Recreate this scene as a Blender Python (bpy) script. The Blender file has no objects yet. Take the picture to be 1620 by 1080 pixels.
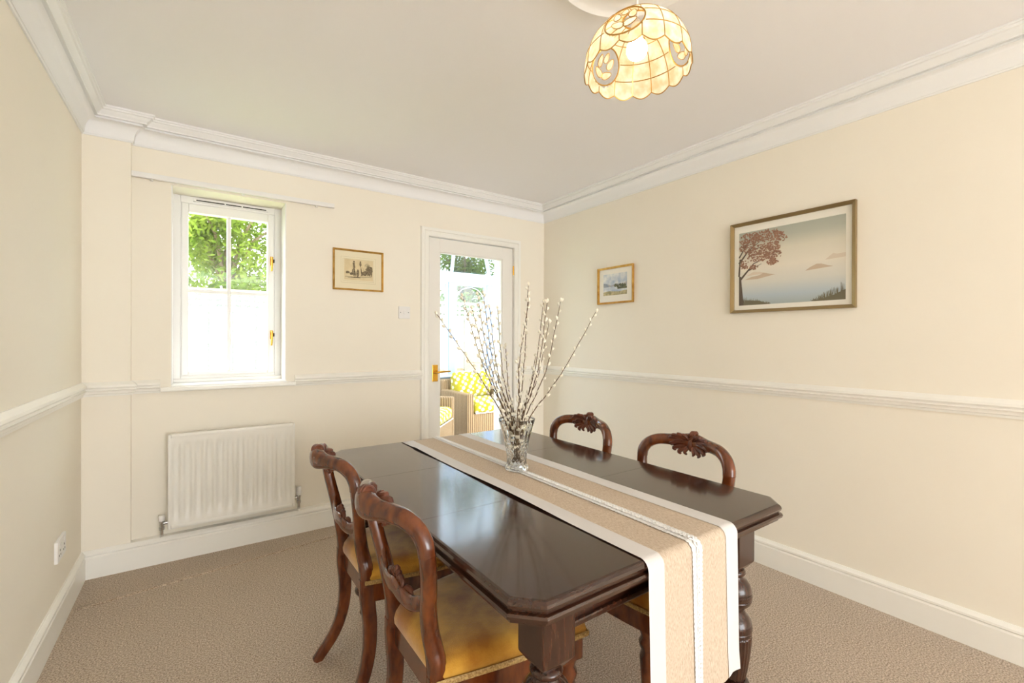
import bpy, bmesh, math, random
from mathutils import Vector, Matrix
random.seed(7)
R_ = math.radians; PI = math.pi
SC = bpy.context.scene
COL = SC.collection
# ------------------------------------------------------------------ camera, sky, lights, exposure
CAMH = 1.2111
yaw, pitch, roll = R_(34.971), R_(-0.1214), R_(-0.1577)
s, c = math.sin(yaw), math.cos(yaw)
F = Vector((s*math.cos(pitch), c*math.cos(pitch), math.sin(pitch)))
U0 = Vector((-s*math.sin(pitch), -c*math.sin(pitch), math.cos(pitch)))
R0 = Vector((c, -s, 0))
RT = R0*math.cos(roll)-U0*math.sin(roll); UP = U0*math.cos(roll)+R0*math.sin(roll)
cd = bpy.data.cameras.new('camera'); cam = bpy.data.objects.new('camera', cd); COL.objects.link(cam)
cd.sensor_width = 36; cd.lens = 724.5/1620*36; cd.clip_start = .02
m = Matrix.Identity(4)
for i in range(3):
    m[i][0], m[i][1], m[i][2] = RT[i], UP[i], -F[i]
m[2][3] = CAMH
cam.matrix_world = m
SC.camera = cam
w = bpy.data.worlds.new('sky'); SC.world = w; w.use_nodes = True
bg = w.node_tree.nodes['Background']; bg.inputs[0].default_value = (.90, .95, 1, 1); bg.inputs[1].default_value = 5.2
sl = bpy.data.lights.new('sun', 'SUN'); sl.energy = 1.8; sl.angle = R_(2); sl.color = (1, .95, .86)
so = bpy.data.objects.new('sun', sl); COL.objects.link(so)
so.rotation_euler = Vector((.62, -.30, -1.0)).to_track_quat('-Z', 'Y').to_euler()
al = bpy.data.lights.new('rear_fill_light', 'AREA'); al.shape = 'RECTANGLE'; al.size = 2.6; al.size_y = 1.95; al.energy = 14; al.color = (1, .98, .955)  # added fill light behind the viewer, set in the added rear opening
ao = bpy.data.objects.new('rear_fill_light', al); COL.objects.link(ao); ao.location = (1.0, -4.22, 1.2)
ao.rotation_euler = (R_(90), 0, 0)
SC.view_settings.view_transform = 'Standard'; SC.view_settings.look = 'None'
SC.view_settings.gamma = 1; SC.view_settings.use_curve_mapping = False
SC.view_settings.exposure = 0.82
# ------------------------------------------------------------------ materials
def lin(h):
    return tuple(((v/255)/12.92 if v/255 <= .04045 else ((v/255+.055)/1.055)**2.4) for v in h)+(1,)
def M(name, rgb, rough=.5, metal=0, spec=.5, var=None, bump=None, stretch=None, sheen=0, alb=None, coat=0, trans=0):
    """var=(scale, second colour, detail); bump=(scale, strength)"""
    mt = bpy.data.materials.new(name); mt.use_nodes = True
    nt = mt.node_tree; b = nt.nodes['Principled BSDF']
    b.inputs['Base Color'].default_value = lin(rgb); b.inputs['Roughness'].default_value = rough
    b.inputs['Metallic'].default_value = metal; b.inputs['Specular IOR Level'].default_value = spec
    if sheen: b.inputs['Sheen Weight'].default_value = sheen
    if coat: b.inputs['Coat Weight'].default_value = coat; b.inputs['Coat Roughness'].default_value = .08
    if var or bump:
        tc = nt.nodes.new('ShaderNodeTexCoord'); mp = nt.nodes.new('ShaderNodeMapping')
        nt.links.new(tc.outputs['Object'], mp.inputs[0])
        if stretch: mp.inputs['Scale'].default_value = stretch
    if var:
        n = nt.nodes.new('ShaderNodeTexNoise'); n.inputs['Scale'].default_value = var[0]
        n.inputs['Detail'].default_value = var[2] if len(var) > 2 else 3
        nt.links.new(mp.outputs[0], n.inputs['Vector'])
        r = nt.nodes.new('ShaderNodeValToRGB'); r.color_ramp.elements[0].position = .35; r.color_ramp.elements[1].position = .65
        r.color_ramp.elements[0].color = lin(rgb); r.color_ramp.elements[1].color = lin(var[1])
        nt.links.new(n.outputs['Fac'], r.inputs[0]); nt.links.new(r.outputs[0], b.inputs['Base Color'])
    if bump:
        n2 = nt.nodes.new('ShaderNodeTexNoise'); n2.inputs['Scale'].default_value = bump[0]; n2.inputs['Detail'].default_value = 2
        nt.links.new(mp.outputs[0], n2.inputs['Vector'])
        bp = nt.nodes.new('ShaderNodeBump'); bp.inputs['Strength'].default_value = bump[1]; bp.inputs['Distance'].default_value = bump[2] if len(bump) > 2 else .004
        nt.links.new(n2.outputs['Fac'], bp.inputs['Height']); nt.links.new(bp.outputs[0], b.inputs['Normal'])
    return mt
def glass_pane(name, tint=(1, 1, 1, 1), refl=.06):
    mt = bpy.data.materials.new(name); mt.use_nodes = True; nt = mt.node_tree; nt.nodes.clear()
    o = nt.nodes.new('ShaderNodeOutputMaterial'); t = nt.nodes.new('ShaderNodeBsdfTransparent'); t.inputs[0].default_value = tint
    g = nt.nodes.new('ShaderNodeBsdfGlossy'); g.inputs['Roughness'].default_value = .02
    mx = nt.nodes.new('ShaderNodeMixShader'); mx.inputs[0].default_value = refl
    nt.links.new(t.outputs[0], mx.inputs[1]); nt.links.new(g.outputs[0], mx.inputs[2]); nt.links.new(mx.outputs[0], o.inputs[0]); return mt
def translucent(name, a, b, fac, scale=40):
    mt = bpy.data.materials.new(name); mt.use_nodes = True; nt = mt.node_tree; nt.nodes.clear()
    o = nt.nodes.new('ShaderNodeOutputMaterial'); d = nt.nodes.new('ShaderNodeBsdfDiffuse'); t = nt.nodes.new('ShaderNodeBsdfTranslucent')
    tc = nt.nodes.new('ShaderNodeTexCoord'); n = nt.nodes.new('ShaderNodeTexNoise'); n.inputs['Scale'].default_value = scale; n.inputs['Detail'].default_value = 4
    nt.links.new(tc.outputs['Object'], n.inputs['Vector'])
    r = nt.nodes.new('ShaderNodeValToRGB'); r.color_ramp.elements[0].color = lin(a); r.color_ramp.elements[1].color = lin(b)
    r.color_ramp.elements[0].position = .35; r.color_ramp.elements[1].position = .65
    nt.links.new(n.outputs['Fac'], r.inputs[0])
    for q in (d, t): nt.links.new(r.outputs[0], q.inputs[0])
    mx = nt.nodes.new('ShaderNodeMixShader'); mx.inputs[0].default_value = fac
    nt.links.new(d.outputs[0], mx.inputs[1]); nt.links.new(t.outputs[0], mx.inputs[2]); nt.links.new(mx.outputs[0], o.inputs[0]); return mt
WALL = M('cream_wall_paint', (250, 242, 226), .75, spec=.25, var=(1.3, (249, 240, 223)), bump=(60, .04))
CEIL = M('ceiling_paint', (252, 249, 249), .85, spec=.2)
TRIMW = M('white_plaster_cornice', (248, 246, 243), .6, spec=.3)
GLOSS = M('cream_gloss_woodwork', (250, 246, 236), .3, spec=.4)
UPVC = M('white_window_frame', (246, 243, 238), .3, spec=.4)
DOORM = M('white_door_paint', (245, 240, 231), .35, spec=.4)
CARPET = M('beige_carpet', (146, 122, 96), .95, spec=.1, var=(180, (226, 206, 182), 5), bump=(240, .8, .006), sheen=.3)
BRASS = M('polished_brass', (222, 170, 72), .22, metal=1)
CHROME = M('chrome', (200, 200, 200), .2, metal=1)
RADW = M('radiator_enamel', (246, 241, 230), .32, spec=.45)
PLAST = M('white_plastic', (244, 240, 234), .35)
DARK = M('dark_gap', (40, 34, 28), .8)
GLASS = glass_pane('window_glass', (.98, .99, .98, 1))
ROOFG = glass_pane('dimming_roof_glass', (.44, .51, .58, 1), .06)  # roof and side pane tints added to dim light in the conservatory
CONSG = glass_pane('conservatory_glass', (.86, .90, .92, 1), .05)
MAHOG = M('dark_mahogany', (50, 28, 18), .15, spec=.5, var=(16, (66, 39, 26), 6), stretch=(1, 8, 8), coat=.4)
MAHOGV = M('dark_mahogany_upright', (46, 24, 15), .22, spec=.5, var=(14, (70, 38, 24), 6), stretch=(9, 9, 1), coat=.3)
CHAIRW = M('polished_walnut', (74, 33, 16), .18, spec=.5, var=(12, (122, 62, 27), 5), stretch=(3, 3, 1), coat=.4)
CARVE = M('carved_walnut', (84, 42, 26), .4, spec=.5, var=(30, (112, 60, 38), 4))
VELVET = M('gold_velvet', (166, 104, 18), .8, spec=.15, var=(9, (226, 172, 66), 10), bump=(300, .25), sheen=.7)
BRAID = M('gold_braid', (205, 172, 110), .7, var=(220, (150, 112, 60)))
LINEN = M('natural_linen', (192, 170, 146), .9, spec=.1, var=(120, (222, 205, 184), 4), bump=(120, .4, .002), stretch=(6, 1, 1))
CLOTHW = M('white_cotton_border', (226, 221, 217), .9, spec=.1, bump=(500, .3, .002))
LACEW = M('white_lace_thread', (252, 250, 247), .9, spec=.1)
LACE = M('white_lace', (236, 233, 230), .9, spec=.1, bump=(180, .8, .003))
def crystal():
    mt = bpy.data.materials.new('cut_crystal'); mt.use_nodes = True; nt = mt.node_tree; b = nt.nodes['Principled BSDF']
    b.inputs['Roughness'].default_value = .02; b.inputs['Transmission Weight'].default_value = 1; b.inputs['IOR'].default_value = 1.38
    b.inputs['Base Color'].default_value = (.98, .98, .97, 1); return mt
CRYS = crystal()
STEM = M('willow_bark', (84, 62, 40), .7, var=(60, (110, 86, 58)))
CATK = M('silver_catkin', (236, 228, 208), .95, sheen=.6)
CAPIZ = translucent('capiz_shell', (238, 214, 174), (255, 248, 232), .6, 34)
CAME = M('brass_came', (190, 150, 80), .35, metal=.9)
# ------------------------------------------------------------------ builders
def link(o): COL.objects.link(o); return o
def tag(o, label, cat, group=None, kind=None):
    if label: o['label'] = label
    if cat: o['category'] = cat
    if group: o['group'] = group
    if kind: o['kind'] = kind
    return o
def thing(name, loc, label, cat, group=None, kind=None, rz=0):
    o = link(bpy.data.objects.new(name, None)); o.location = loc; o.rotation_euler[2] = rz; o.empty_display_size = .1
    return tag(o, label, cat, group, kind)
def org(o):
    v = Vector((0, 0, 0))
    while o is not None: v += o.location; o = o.parent
    return v
def mk(name, vs, fs, mat, parent=None, smooth=False, world=False, bevel=0, rec=True, label=None):
    off = org(parent) if (world and parent) else Vector((0, 0, 0))
    me = bpy.data.meshes.new(name); me.from_pydata([Vector(v)-off for v in vs], [], fs)
    if rec or bevel:
        bm = bmesh.new(); bm.from_mesh(me)
        if rec: bmesh.ops.recalc_face_normals(bm, faces=bm.faces)
        if bevel:
            bmesh.ops.bevel(bm, geom=[e for e in bm.edges if len(e.link_faces) == 2 and e.calc_face_angle(0) > .5], offset=bevel, segments=2, affect='EDGES', profile=.6, clamp_overlap=True)
        bm.to_mesh(me); bm.free()
    if smooth:
        for p in me.polygons: p.use_smooth = True
        if smooth != 1: me.set_sharp_from_angle(angle=R_(smooth))
    me.materials.append(mat)
    o = link(bpy.data.objects.new(name, me))
    if parent: o.parent = parent
    if label: o['label'] = label
    return o
class G:
    """geometry collector"""
    def __init__(self): self.v = []; self.f = []
    def add(self, vs, fs):
        n = len(self.v); self.v += [tuple(q) for q in vs]; self.f += [tuple(i+n for i in q) for q in fs]; return self
    def box(self, x, y, z):
        vs = [(x[i], y[j], z[k]) for k in (0, 1) for j in (0, 1) for i in (0, 1)]
        return self.add(vs, [(0, 2, 3, 1), (4, 5, 7, 6), (0, 1, 5, 4), (2, 6, 7, 3), (0, 4, 6, 2), (1, 3, 7, 5)])
    def prism(self, poly, z0, z1):
        n = len(poly); vs = [(x, y, z0) for x, y in poly]+[(x, y, z1) for x, y in poly]
        return self.add(vs, [tuple(range(n))[::-1], tuple(range(n, 2*n))]+[(i, (i+1) % n, n+(i+1) % n, n+i) for i in range(n)])
    def lathe(self, prof, n=24, o=(0, 0, 0), cap=True, fn=None):
        vs = []; fs = []; k = len(prof)
        for z, r in prof:
            for i in range(n):
                a = 2*PI*i/n; rr = r+(fn(a, z) if fn else 0)
                vs.append((o[0]+rr*math.cos(a), o[1]+rr*math.sin(a), o[2]+z))
        for j in range(k-1):
            for i in range(n): fs.append((j*n+i, j*n+(i+1) % n, (j+1)*n+(i+1) % n, (j+1)*n+i))
        if cap: fs += [tuple(range(n))[::-1], tuple(range((k-1)*n, k*n))]
        return self.add(vs, fs)
    def tube(self, pts, rad, n=8, closed=False, cap=True):
        P = [Vector(p) for p in pts]; k = len(P); vs = []; fs = []
        rad = rad if hasattr(rad, '__len__') else [rad]*k
        N = None
        for i in range(k):
            t = (P[(i+1) % k]-P[i-1]) if closed else (P[min(i+1, k-1)]-P[max(i-1, 0)])
            t.normalize()
            if N is None: N = t.orthogonal().normalized()
            N = (N-t*N.dot(t)).normalized(); B = t.cross(N)
            for j in range(n):
                a = 2*PI*j/n; vs.append(P[i]+(N*math.cos(a)+B*math.sin(a))*rad[i])
        for i in range(k if closed else k-1):
            for j in range(n): fs.append((i*n+j, i*n+(j+1) % n, ((i+1) % k)*n+(j+1) % n, ((i+1) % k)*n+j))
        if cap and not closed: fs += [tuple(range(n))[::-1], tuple(range((k-1)*n, k*n))]
        return self.add(vs, fs)
    def ribbon(self, pts, a, b, axis=(1, 0, 0), n=12, p=2.0):
        """superelliptic bar along pts; a = half size along axis, b = half size across it"""
        P = [Vector(q) for q in pts]; k = len(P); vs = []; fs = []
        a = a if hasattr(a, '__len__') else [a]*k; b = b if hasattr(b, '__len__') else [b]*k
        for i in range(k):
            t = (P[min(i+1, k-1)]-P[max(i-1, 0)]).normalized(); A = Vector(axis); A = (A-t*A.dot(t)).normalized(); B = t.cross(A)
            for j in range(n):
                q = 2*PI*j/n; cq, sq = math.cos(q), math.sin(q)
                vs.append(P[i]+A*a[i]*math.copysign(abs(cq)**(2/p), cq)+B*b[i]*math.copysign(abs(sq)**(2/p), sq))
        for i in range(k-1):
            for j in range(n): fs.append((i*n+j, i*n+(j+1) % n, (i+1)*n+(j+1) % n, (i+1)*n+j))
        fs += [tuple(range(n))[::-1], tuple(range((k-1)*n, k*n))]
        return self.add(vs, fs)
    def sweep(self, prof, path, closed=False):
        """prof = [(offset to the left of travel, z)], path = XY polyline, mitred"""
        k = len(path); n = len(prof); vs = []; fs = []
        P = [Vector((q[0], q[1])) for q in path]
        for i in range(k):
            def nr(a, b): d = (b-a).normalized(); return Vector((-d.y, d.x))
            if closed or 0 < i < k-1:
                n1 = nr(P[i-1], P[i]); n2 = nr(P[i], P[(i+1) % k]); mm = (n1+n2); mm = mm/(mm.dot(n1))
            elif i == 0: mm = nr(P[0], P[1])
            else: mm = nr(P[-2], P[-1])
            for o, z in prof: vs.append((P[i].x+mm.x*o, P[i].y+mm.y*o, z))
        for i in range(k if closed else k-1):
            for j in range(n): fs.append((i*n+j, i*n+(j+1) % n, ((i+1) % k)*n+(j+1) % n, ((i+1) % k)*n+j))
        if not closed: fs += [tuple(range(n))[::-1], tuple(range((k-1)*n, k*n))]
        return self.add(vs, fs)
    def mk(self, name, mat, parent=None, **k): return mk(name, self.v, self.f, mat, parent, **k)
def box(name, x, y, z, mat, parent=None, bevel=.002, world=True, **k): return G().box(x, y, z).mk(name, mat, parent, bevel=bevel, world=world, **k)
def spline(pts, n=6):
    P = [Vector(p) for p in pts]; P = [P[0]*2-P[1]]+P+[P[-1]*2-P[-2]]; out = []
    for i in range(1, len(P)-2):
        for j in range(n):
            t = j/n; a, b, c_, d = P[i-1:i+3]
            out.append(.5*((2*b)+(c_-a)*t+(2*a-5*b+4*c_-d)*t*t+(3*b-a-3*c_+d)*t**3))
    out.append(P[-2]); return out
def clone(o, parent=None):
    q = link(o.copy()); q.parent = parent
    for ch in [x for x in bpy.data.objects if x.parent == o]: clone(ch, q)
    return q
def copies(src, name, n, place, parent):
    for i in range(n):
        q = link(src.copy()); q.parent = parent; place(q, i)
def ray(px, py, d):
    """world point at view depth d seen at photo pixel: used to measure positions"""
    return Vector((0, 0, CAMH))+(F+RT*((px-810)/724.5)-UP*((py-540)/724.5))*d
# ------------------------------------------------------------------ room shell
YB, YP, XR, XL, XP, ZC, YR = 3.1641, 3.1295, 2.5552, -.4546, -.263, 2.38, -4.2
XLR = XL+(YP-YR)*math.tan(R_(-.6976))
WX0, WX1, WZ0, WZ1 = -.093, .484, .975, 2.066       # window opening
DX0, DX1, DZ = 1.440, 2.238, 2.0                    # door opening
WT = .30
g = G(); NX, NY = 46, 46
rx0, rx1, ry0, ry1 = XLR-.05, XR+.05, YR-.05, 3.5
rows = sorted([ry0+(ry1-ry0)*j/NY for j in range(NY+1)])
vs = []; fs = []
cols = [rx0+(rx1-rx0)*i/NX for i in range(NX+1)]
ys = sorted(set(rows+[]))
for j in range(60):
    t = j/59; base = ry0+(ry1-ry0)*t
    for x in cols:
        vs.append((x, base, 0))
n = len(cols)
for j in range(59):
    for i in range(n-1): fs.append((j*n+i, j*n+i+1, (j+1)*n+i+1, (j+1)*n+i))
fl = mk('floor', vs, fs, CARPET); tag(fl, 'beige cut pile carpet covering the dining room floor', 'floor', kind='structure')
ridge = G().ribbon([(-.42+i*.09, 2.80+i*.09*.137, .0005) for i in range(22)], .005, .020, axis=(0, 0, 1), n=10)
ridge.mk('carpet_ridge', CARPET, fl, smooth=1)
ce = box('ceiling', (XLR-.3, XR+.3), (YR-.3, YB+WT), (ZC, ZC+.15), CEIL, bevel=0); tag(ce, 'flat off-white plaster ceiling', 'ceiling', kind='structure')
g = G(); g.add([(XL, YP+.04, -.05), (XLR, YR, -.05), (XLR-.15, YR, -.05), (XL-.15, YP+.04, -.05), (XL, YP+.04, ZC), (XLR, YR, ZC), (XLR-.15, YR, ZC), (XL-.15, YP+.04, ZC)],
                [(0, 1, 2, 3), (4, 5, 6, 7), (0, 1, 5, 4), (1, 2, 6, 5), (2, 3, 7, 6), (3, 0, 4, 7)])
wl = g.mk('wall_left', WALL); tag(wl, 'plain cream wall at the left with a double socket', 'wall', kind='structure')
wr = box('wall_right', (XR, XR+.2), (YR, YB+WT), (-.05, ZC), WALL, bevel=0); tag(wr, 'long cream wall at the right carrying two pictures', 'wall', kind='structure')
g = G(); y = (YB, YB+WT)
g.box((XL-.2, WX0), y, (-.05, ZC)); g.box((WX0, WX1), y, (-.05, .947)); g.box((WX0, WX1), y, (WZ1, ZC)); g.box((WX1, DX0), y, (-.05, ZC))
g.box((DX0, DX1), y, (DZ, ZC)); g.box((DX1, XR+.05), y, (-.05, ZC));
wb = g.mk('wall_back', WALL); tag(wb, 'cream wall holding the window and the glazed door', 'wall', kind='structure')
wp_ = box('wall_pier', (XL-.1, XP), (YP, YB), (-.05, ZC), WALL, bevel=0); tag(wp_, 'shallow cream boxed pier in the corner left of the window', 'wall', kind='structure')
g = G(); y = (YR-.2, YR)
g.box((XLR-.2, -.32), y, (-.05, ZC)); g.box((-.32, 2.32), y, (-.05, .2)); g.box((-.32, 2.32), y, (2.2, ZC)); g.box((2.32, XR+.2), y, (-.05, ZC))  # opening put into the unseen rear wall to admit fill light
wq = g.mk('wall_rear', WALL); tag(wq, 'cream wall behind the viewer with a wide opening added for fill light', 'wall', kind='structure')
# cornice / dado / skirting
path = [(XLR, YR), (XR, YR), (XR, YB), (XP, YB), (XP, YP), (XL, YP)]
cz = ZC
def arc(cx, cz_, r, a0, a1, n=6): return [(cx+r*math.cos(R_(a0+(a1-a0)*i/n)), cz_+r*math.sin(R_(a0+(a1-a0)*i/n))) for i in range(n+1)]
prof = [(0, cz), (0, cz-.1345), (.006, cz-.1345), (.008, cz-.128), (.012, cz-.128), (.014, cz-.120)]
prof += [(.014+.042*(1-math.cos(R_(90*i/8))), cz-.120+.062*math.sin(R_(90*i/8))) for i in range(1, 9)]
prof += [(.060, cz-.057), (.054, cz-.054), (.052, cz-.046), (.070, cz-.046), (.070, cz-.040), (.076, cz-.034), (.084, cz-.028), (.088, cz-.020), (.096, cz-.018), (.098, cz-.010), (.104, cz-.008), (.104, cz)]
co = G().sweep(prof, path, closed=True).mk('trim_1', TRIMW, smooth=35); tag(co, 'moulded white plaster cornice running round the ceiling', 'cornice', kind='structure')
dz = .92
dprof = [(-.002, dz), (.008, dz), (.010, dz+.010), (.016, dz+.014), (.016, dz+.020), (.020, dz+.026), (.024, dz+.030), (.018, dz+.034), (.018, dz+.038), (.026, dz+.046), (.024, dz+.056), (.012, dz+.066), (.006, dz+.072), (-.002, dz+.072)]
g = G()
g.sweep(dprof, [(XLR, YR+.0), (XR, YR), (XR, YB), (2.303, YB)][1:]); g.sweep(dprof, [(1.391, YB), (.535, YB)]); g.sweep(dprof, [(-.141, YB), (XP, YB), (XP, YP), (XL, YP), (XLR, YR)])
dd = g.mk('trim_2', GLOSS, smooth=35); tag(dd, 'cream moulded dado rail at waist height on the walls', 'dado rail', kind='structure')
def skp(t, d=.018): return [(-t, 0), (d, 0), (d, .104), (d-.004, .108), (d-.006, .112), (d+.001, .118), (d, .126), (d-.008, .134), (d-.012, .140), (-t, .140)]
b1 = G().sweep(skp(.001), [(XR, YR), (XR, YB-.001)]).mk('baseboard_right', GLOSS, smooth=35); tag(b1, 'cream skirting board along the right wall', 'skirting board', kind='structure')
b2 = G().sweep(skp(.034), [(1.391, YP), (XL+.001, YP)]).mk('baseboard_back', GLOSS, smooth=35); tag(b2, 'deep boxed cream skirting under the radiator', 'skirting board', kind='structure')
b3 = G().sweep(skp(.001), [(XL, YP-.002), (XLR, YR)]).mk('baseboard_left', GLOSS, smooth=35); tag(b3, 'cream skirting board along the left wall', 'skirting board', kind='structure')
# ------------------------------------------------------------------ window
wn = thing('window_1', (.195, YB+.1, WZ0), 'small white casement window with four panes and brass handles', 'window', kind='structure')
fy = (3.34, 3.42)
def frame(gr, x0, x1, z0, z1, w, y):
    wl_, wr_, wb_, wt_ = w
    gr.box((x0, x0+wl_), y, (z0, z1)); gr.box((x1-wr_, x1), y, (z0, z1)); gr.box((x0+wl_, x1-wr_), y, (z0, z0+wb_)); gr.box((x0+wl_, x1-wr_), y, (z1-wt_, z1)); return gr
frame(G(), WX0, WX1, WZ0, WZ1, (.038, .040, .020, .042), fy).mk('frame', UPVC, wn, world=True, bevel=.003)
frame(G(), WX0+.038, WX1-.040, WZ0+.020, WZ1-.042, (.005, .005, .005, .005), (3.345, 3.40)).mk('frame_bead', UPVC, wn, world=True)
cx0_, cx1_, cz0_, cz1_ = WX0+.043, WX1-.045, WZ0+.025, WZ1-.047
gx0, gx1, gz0, gz1 = -.016, .402, 1.020, 1.971
frame(G(), cx0_, cx1_, cz0_, cz1_, (gx0-cx0_, cx1_-gx1, gz0-cz0_, cz1_-gz1), (3.334, 3.385)).mk('casement', UPVC, wn, world=True, bevel=.005)
mx_, mz = .190, 1.504
box('glazing_bar', (mx_-.011, mx_+.011), (3.346, 3.385), (gz0, gz1), UPVC, wn, bevel=.005); box('glazing_bar', (gx0, gx1), (3.347, 3.384), (mz-.011, mz+.011), UPVC, wn, bevel=.005)
for a in ((gx0, mx_), (mx_, gx1)):
    for b in ((gz0, mz), (mz, gz1)): box('pane', a, (3.364, 3.368), b, GLASS, wn, bevel=0)
v = box('trickle_vent', (.008, .406), (3.324, 3.341), (2.036, 2.055), UPVC, wn)
for xa, xb in ((.022, .165), (.172, .255), (.262, .392)): box('vent_slot', (xa, xb), (3.322, 3.325), (2.040, 2.046), DARK, v, bevel=0)
for z in (1.715, 1.237):
    h_ = box('handle_plate', (.416, .434), (3.327, 3.335), (z-.022, z+.036), BRASS, wn, bevel=.003)
    G().tube(spline([(.426, 3.328, z+.026), (.426, 3.308, z+.024), (.425, 3.303, z), (.423, 3.305, z-.045), (.422, 3.307, z-.062)]), [.007]*5+[.0055]*20, 8).mk('handle_lever', BRASS, h_, world=True, smooth=1)
    box('handle_stop', (.434, .441), (3.322, 3.336), (z-.004, z+.018), DARK, h_, bevel=.002)
box('window_board', (-.141, .535), (YB-.042, YB+.004), (.926, .950), GLOSS, wn, bevel=.007)
box('inner_sill', (WX0, WX1), (YB-.028, 3.34), (.946, .958), UPVC, wn, bevel=.003)
for sx, xx in ((1, WX1), (-1, WX0)): box('reveal_lining', sorted((xx, xx-sx*.004)), (YB+.001, 3.342), (.958, WZ1-.001), UPVC, wn, bevel=0)
box('sill_upstand', (WX0, WX1), (3.318, 3.345), (.957, WZ0+.004), UPVC, wn, bevel=.006)
ct = thing('curtain_track', (.25, YB, 2.09), 'long white curtain track fixed above the window', 'curtain track')
box('rail', (-.262, .767), (YB-.034, YB-.012), (2.076, 2.104), PLAST, ct, bevel=.003)
for x in (-.18, .25, .66): box('bracket', (x-.008, x+.008), (YB-.014, YB), (2.07, 2.095), PLAST, ct)
for x in (-.178, .655): G().lathe([(0, .004), (.008, .005), (.010, .003)], 10, (x, YB-.022, 2.066)).mk('glider', PLAST, ct, world=True, smooth=1)
# ------------------------------------------------------------------ door
ar = thing('trim_3', (1.84, YB, 0), 'cream moulded architrave around the glazed door', 'architrave', kind='structure')
aprof = [(-.001, 0), (.012, 0), (.016, .01), (.016, .028), (.012, .034), (.018, .040), (.020, .052), (.018, .060), (-.001, .066)]
def archi(o, x0, x1, ztop):
    vs = []; fs = []; n_ = len(aprof)
    for (x, z, dx, dzz) in ((x0, 0, -1, 0), (x0, ztop, -1, 1), (x1, ztop, 1, 1), (x1, 0, 1, 0)):
        for t, wd in aprof: vs.append((x+dx*wd, YB-t, z+dzz*wd))
    for i in range(3):
        for j in range(n_): fs.append((i*n_+j, i*n_+(j+1) % n_, (i+1)*n_+(j+1) % n_, (i+1)*n_+j))
    fs += [tuple(range(n_)), tuple(range(3*n_, 4*n_))]
    return mk('casing', vs, fs, GLOSS, o, world=True, smooth=35)
archi(ar, 1.449, 2.229, 1.992)
g = G(); g.box((DX0, 1.452), (YB-.002, YB+WT), (0, DZ)); g.box((2.226, DX1), (YB-.002, YB+WT), (0, DZ)); g.box((1.452, 2.226), (YB-.002, YB+WT), (1.990, DZ)); g.mk('door_lining', DOORM, ar, world=True)
dr = thing('door_1', (1.84, YB+.03, 0), 'white fully glazed door with brass lever handle', 'door', kind='structure')
frame(G(), 1.457, 2.221, .012, 1.984, (.086, .103, .24, .098), (YB+.004, YB+.044)).mk('leaf', DOORM, dr, world=True, bevel=.002)
frame(G(), 1.543, 2.118, .252, 1.886, (.010, .010, .010, .010), (YB+.010, YB+.038)).mk('glazing_bead', DOORM, dr, world=True, bevel=.002)
box('pane', (1.545, 2.116), (YB+.022, YB+.026), (.254, 1.884), GLASS, dr, bevel=0)
hp = box('handle_plate', (1.483, 1.527), (YB-.003, YB+.004), (.900, 1.026), BRASS, dr, bevel=.002)
G().tube(spline([(1.500, YB, .970), (1.500, YB-.035, .970), (1.515, YB-.045, .971), (1.56, YB-.045, .975), (1.612, YB-.043, .976)]), [.010]*5+[.008]*14+[.006]*6, 10).mk('lever', BRASS, hp, world=True, smooth=1)
for x in (1.489, 1.521):
    for z in (.908, 1.018): G().lathe([(0, .003), (.0015, .002)], 8).mk('screw', DARK, hp, smooth=1).location = (x-org(hp).x, YB-.004-org(hp).y, z-org(hp).z)
for z in (1.80, .25): G().lathe([(-.038, .006), (.038, .006)], 8, (2.224, YB-.002, z)).mk('hinge', BRASS, dr, world=True, smooth=40)
# ------------------------------------------------------------------ radiator
rd = thing('radiator', (.21, YB, .19), 'white ridged panel radiator beneath the window', 'radiator')
x0, x1, z0, z1, yf = -.105, .523, .187, .700, 3.074
nf = 12; NXr = nf*8; NZr = 22; vs = []; fs = []
for k in range(NZr+1):
    tz = k/NZr; z = z0+.02+(z1-z0-.04)*tz
    for i in range(NXr+1):
        tx = i/NXr; x = x0+.012+(x1-x0-.024)*tx
        e = max(0, min(1, min(tz-.07, .93-tz)/.05)); e = e*e*(3-2*e)
        ph = (tx*nf) % 1
        q = max(0, min(1, (.5-abs(ph-.5)-.16)/.12)); q = q*q*(3-2*q)
        vs.append((x, yf+.014*e*q, z))
for k in range(NZr):
    for i in range(NXr): a = k*(NXr+1)+i; fs.append((a, a+1, a+NXr+2, a+NXr+1))
mk('ribbed_panel', vs, fs, RADW, rd, world=True, smooth=1)
frame(G(), x0, x1, z0, z1, (.014, .014, .022, .022), (yf-.002, yf+.016)).mk('panel_rim', RADW, rd, world=True, bevel=.006, smooth=40)
box('back_panel', (x0+.004, x1-.004), (yf+.0155, yf+.05), (z0+.004, z1-.002), RADW, rd, bevel=.006)
box('wall_bracket', (.0, .03), (yf+.05, YB-.001), (.25, .62), RADW, rd); box('wall_bracket', (.39, .42), (yf+.05, YB-.001), (.25, .62), RADW, rd)
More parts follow.
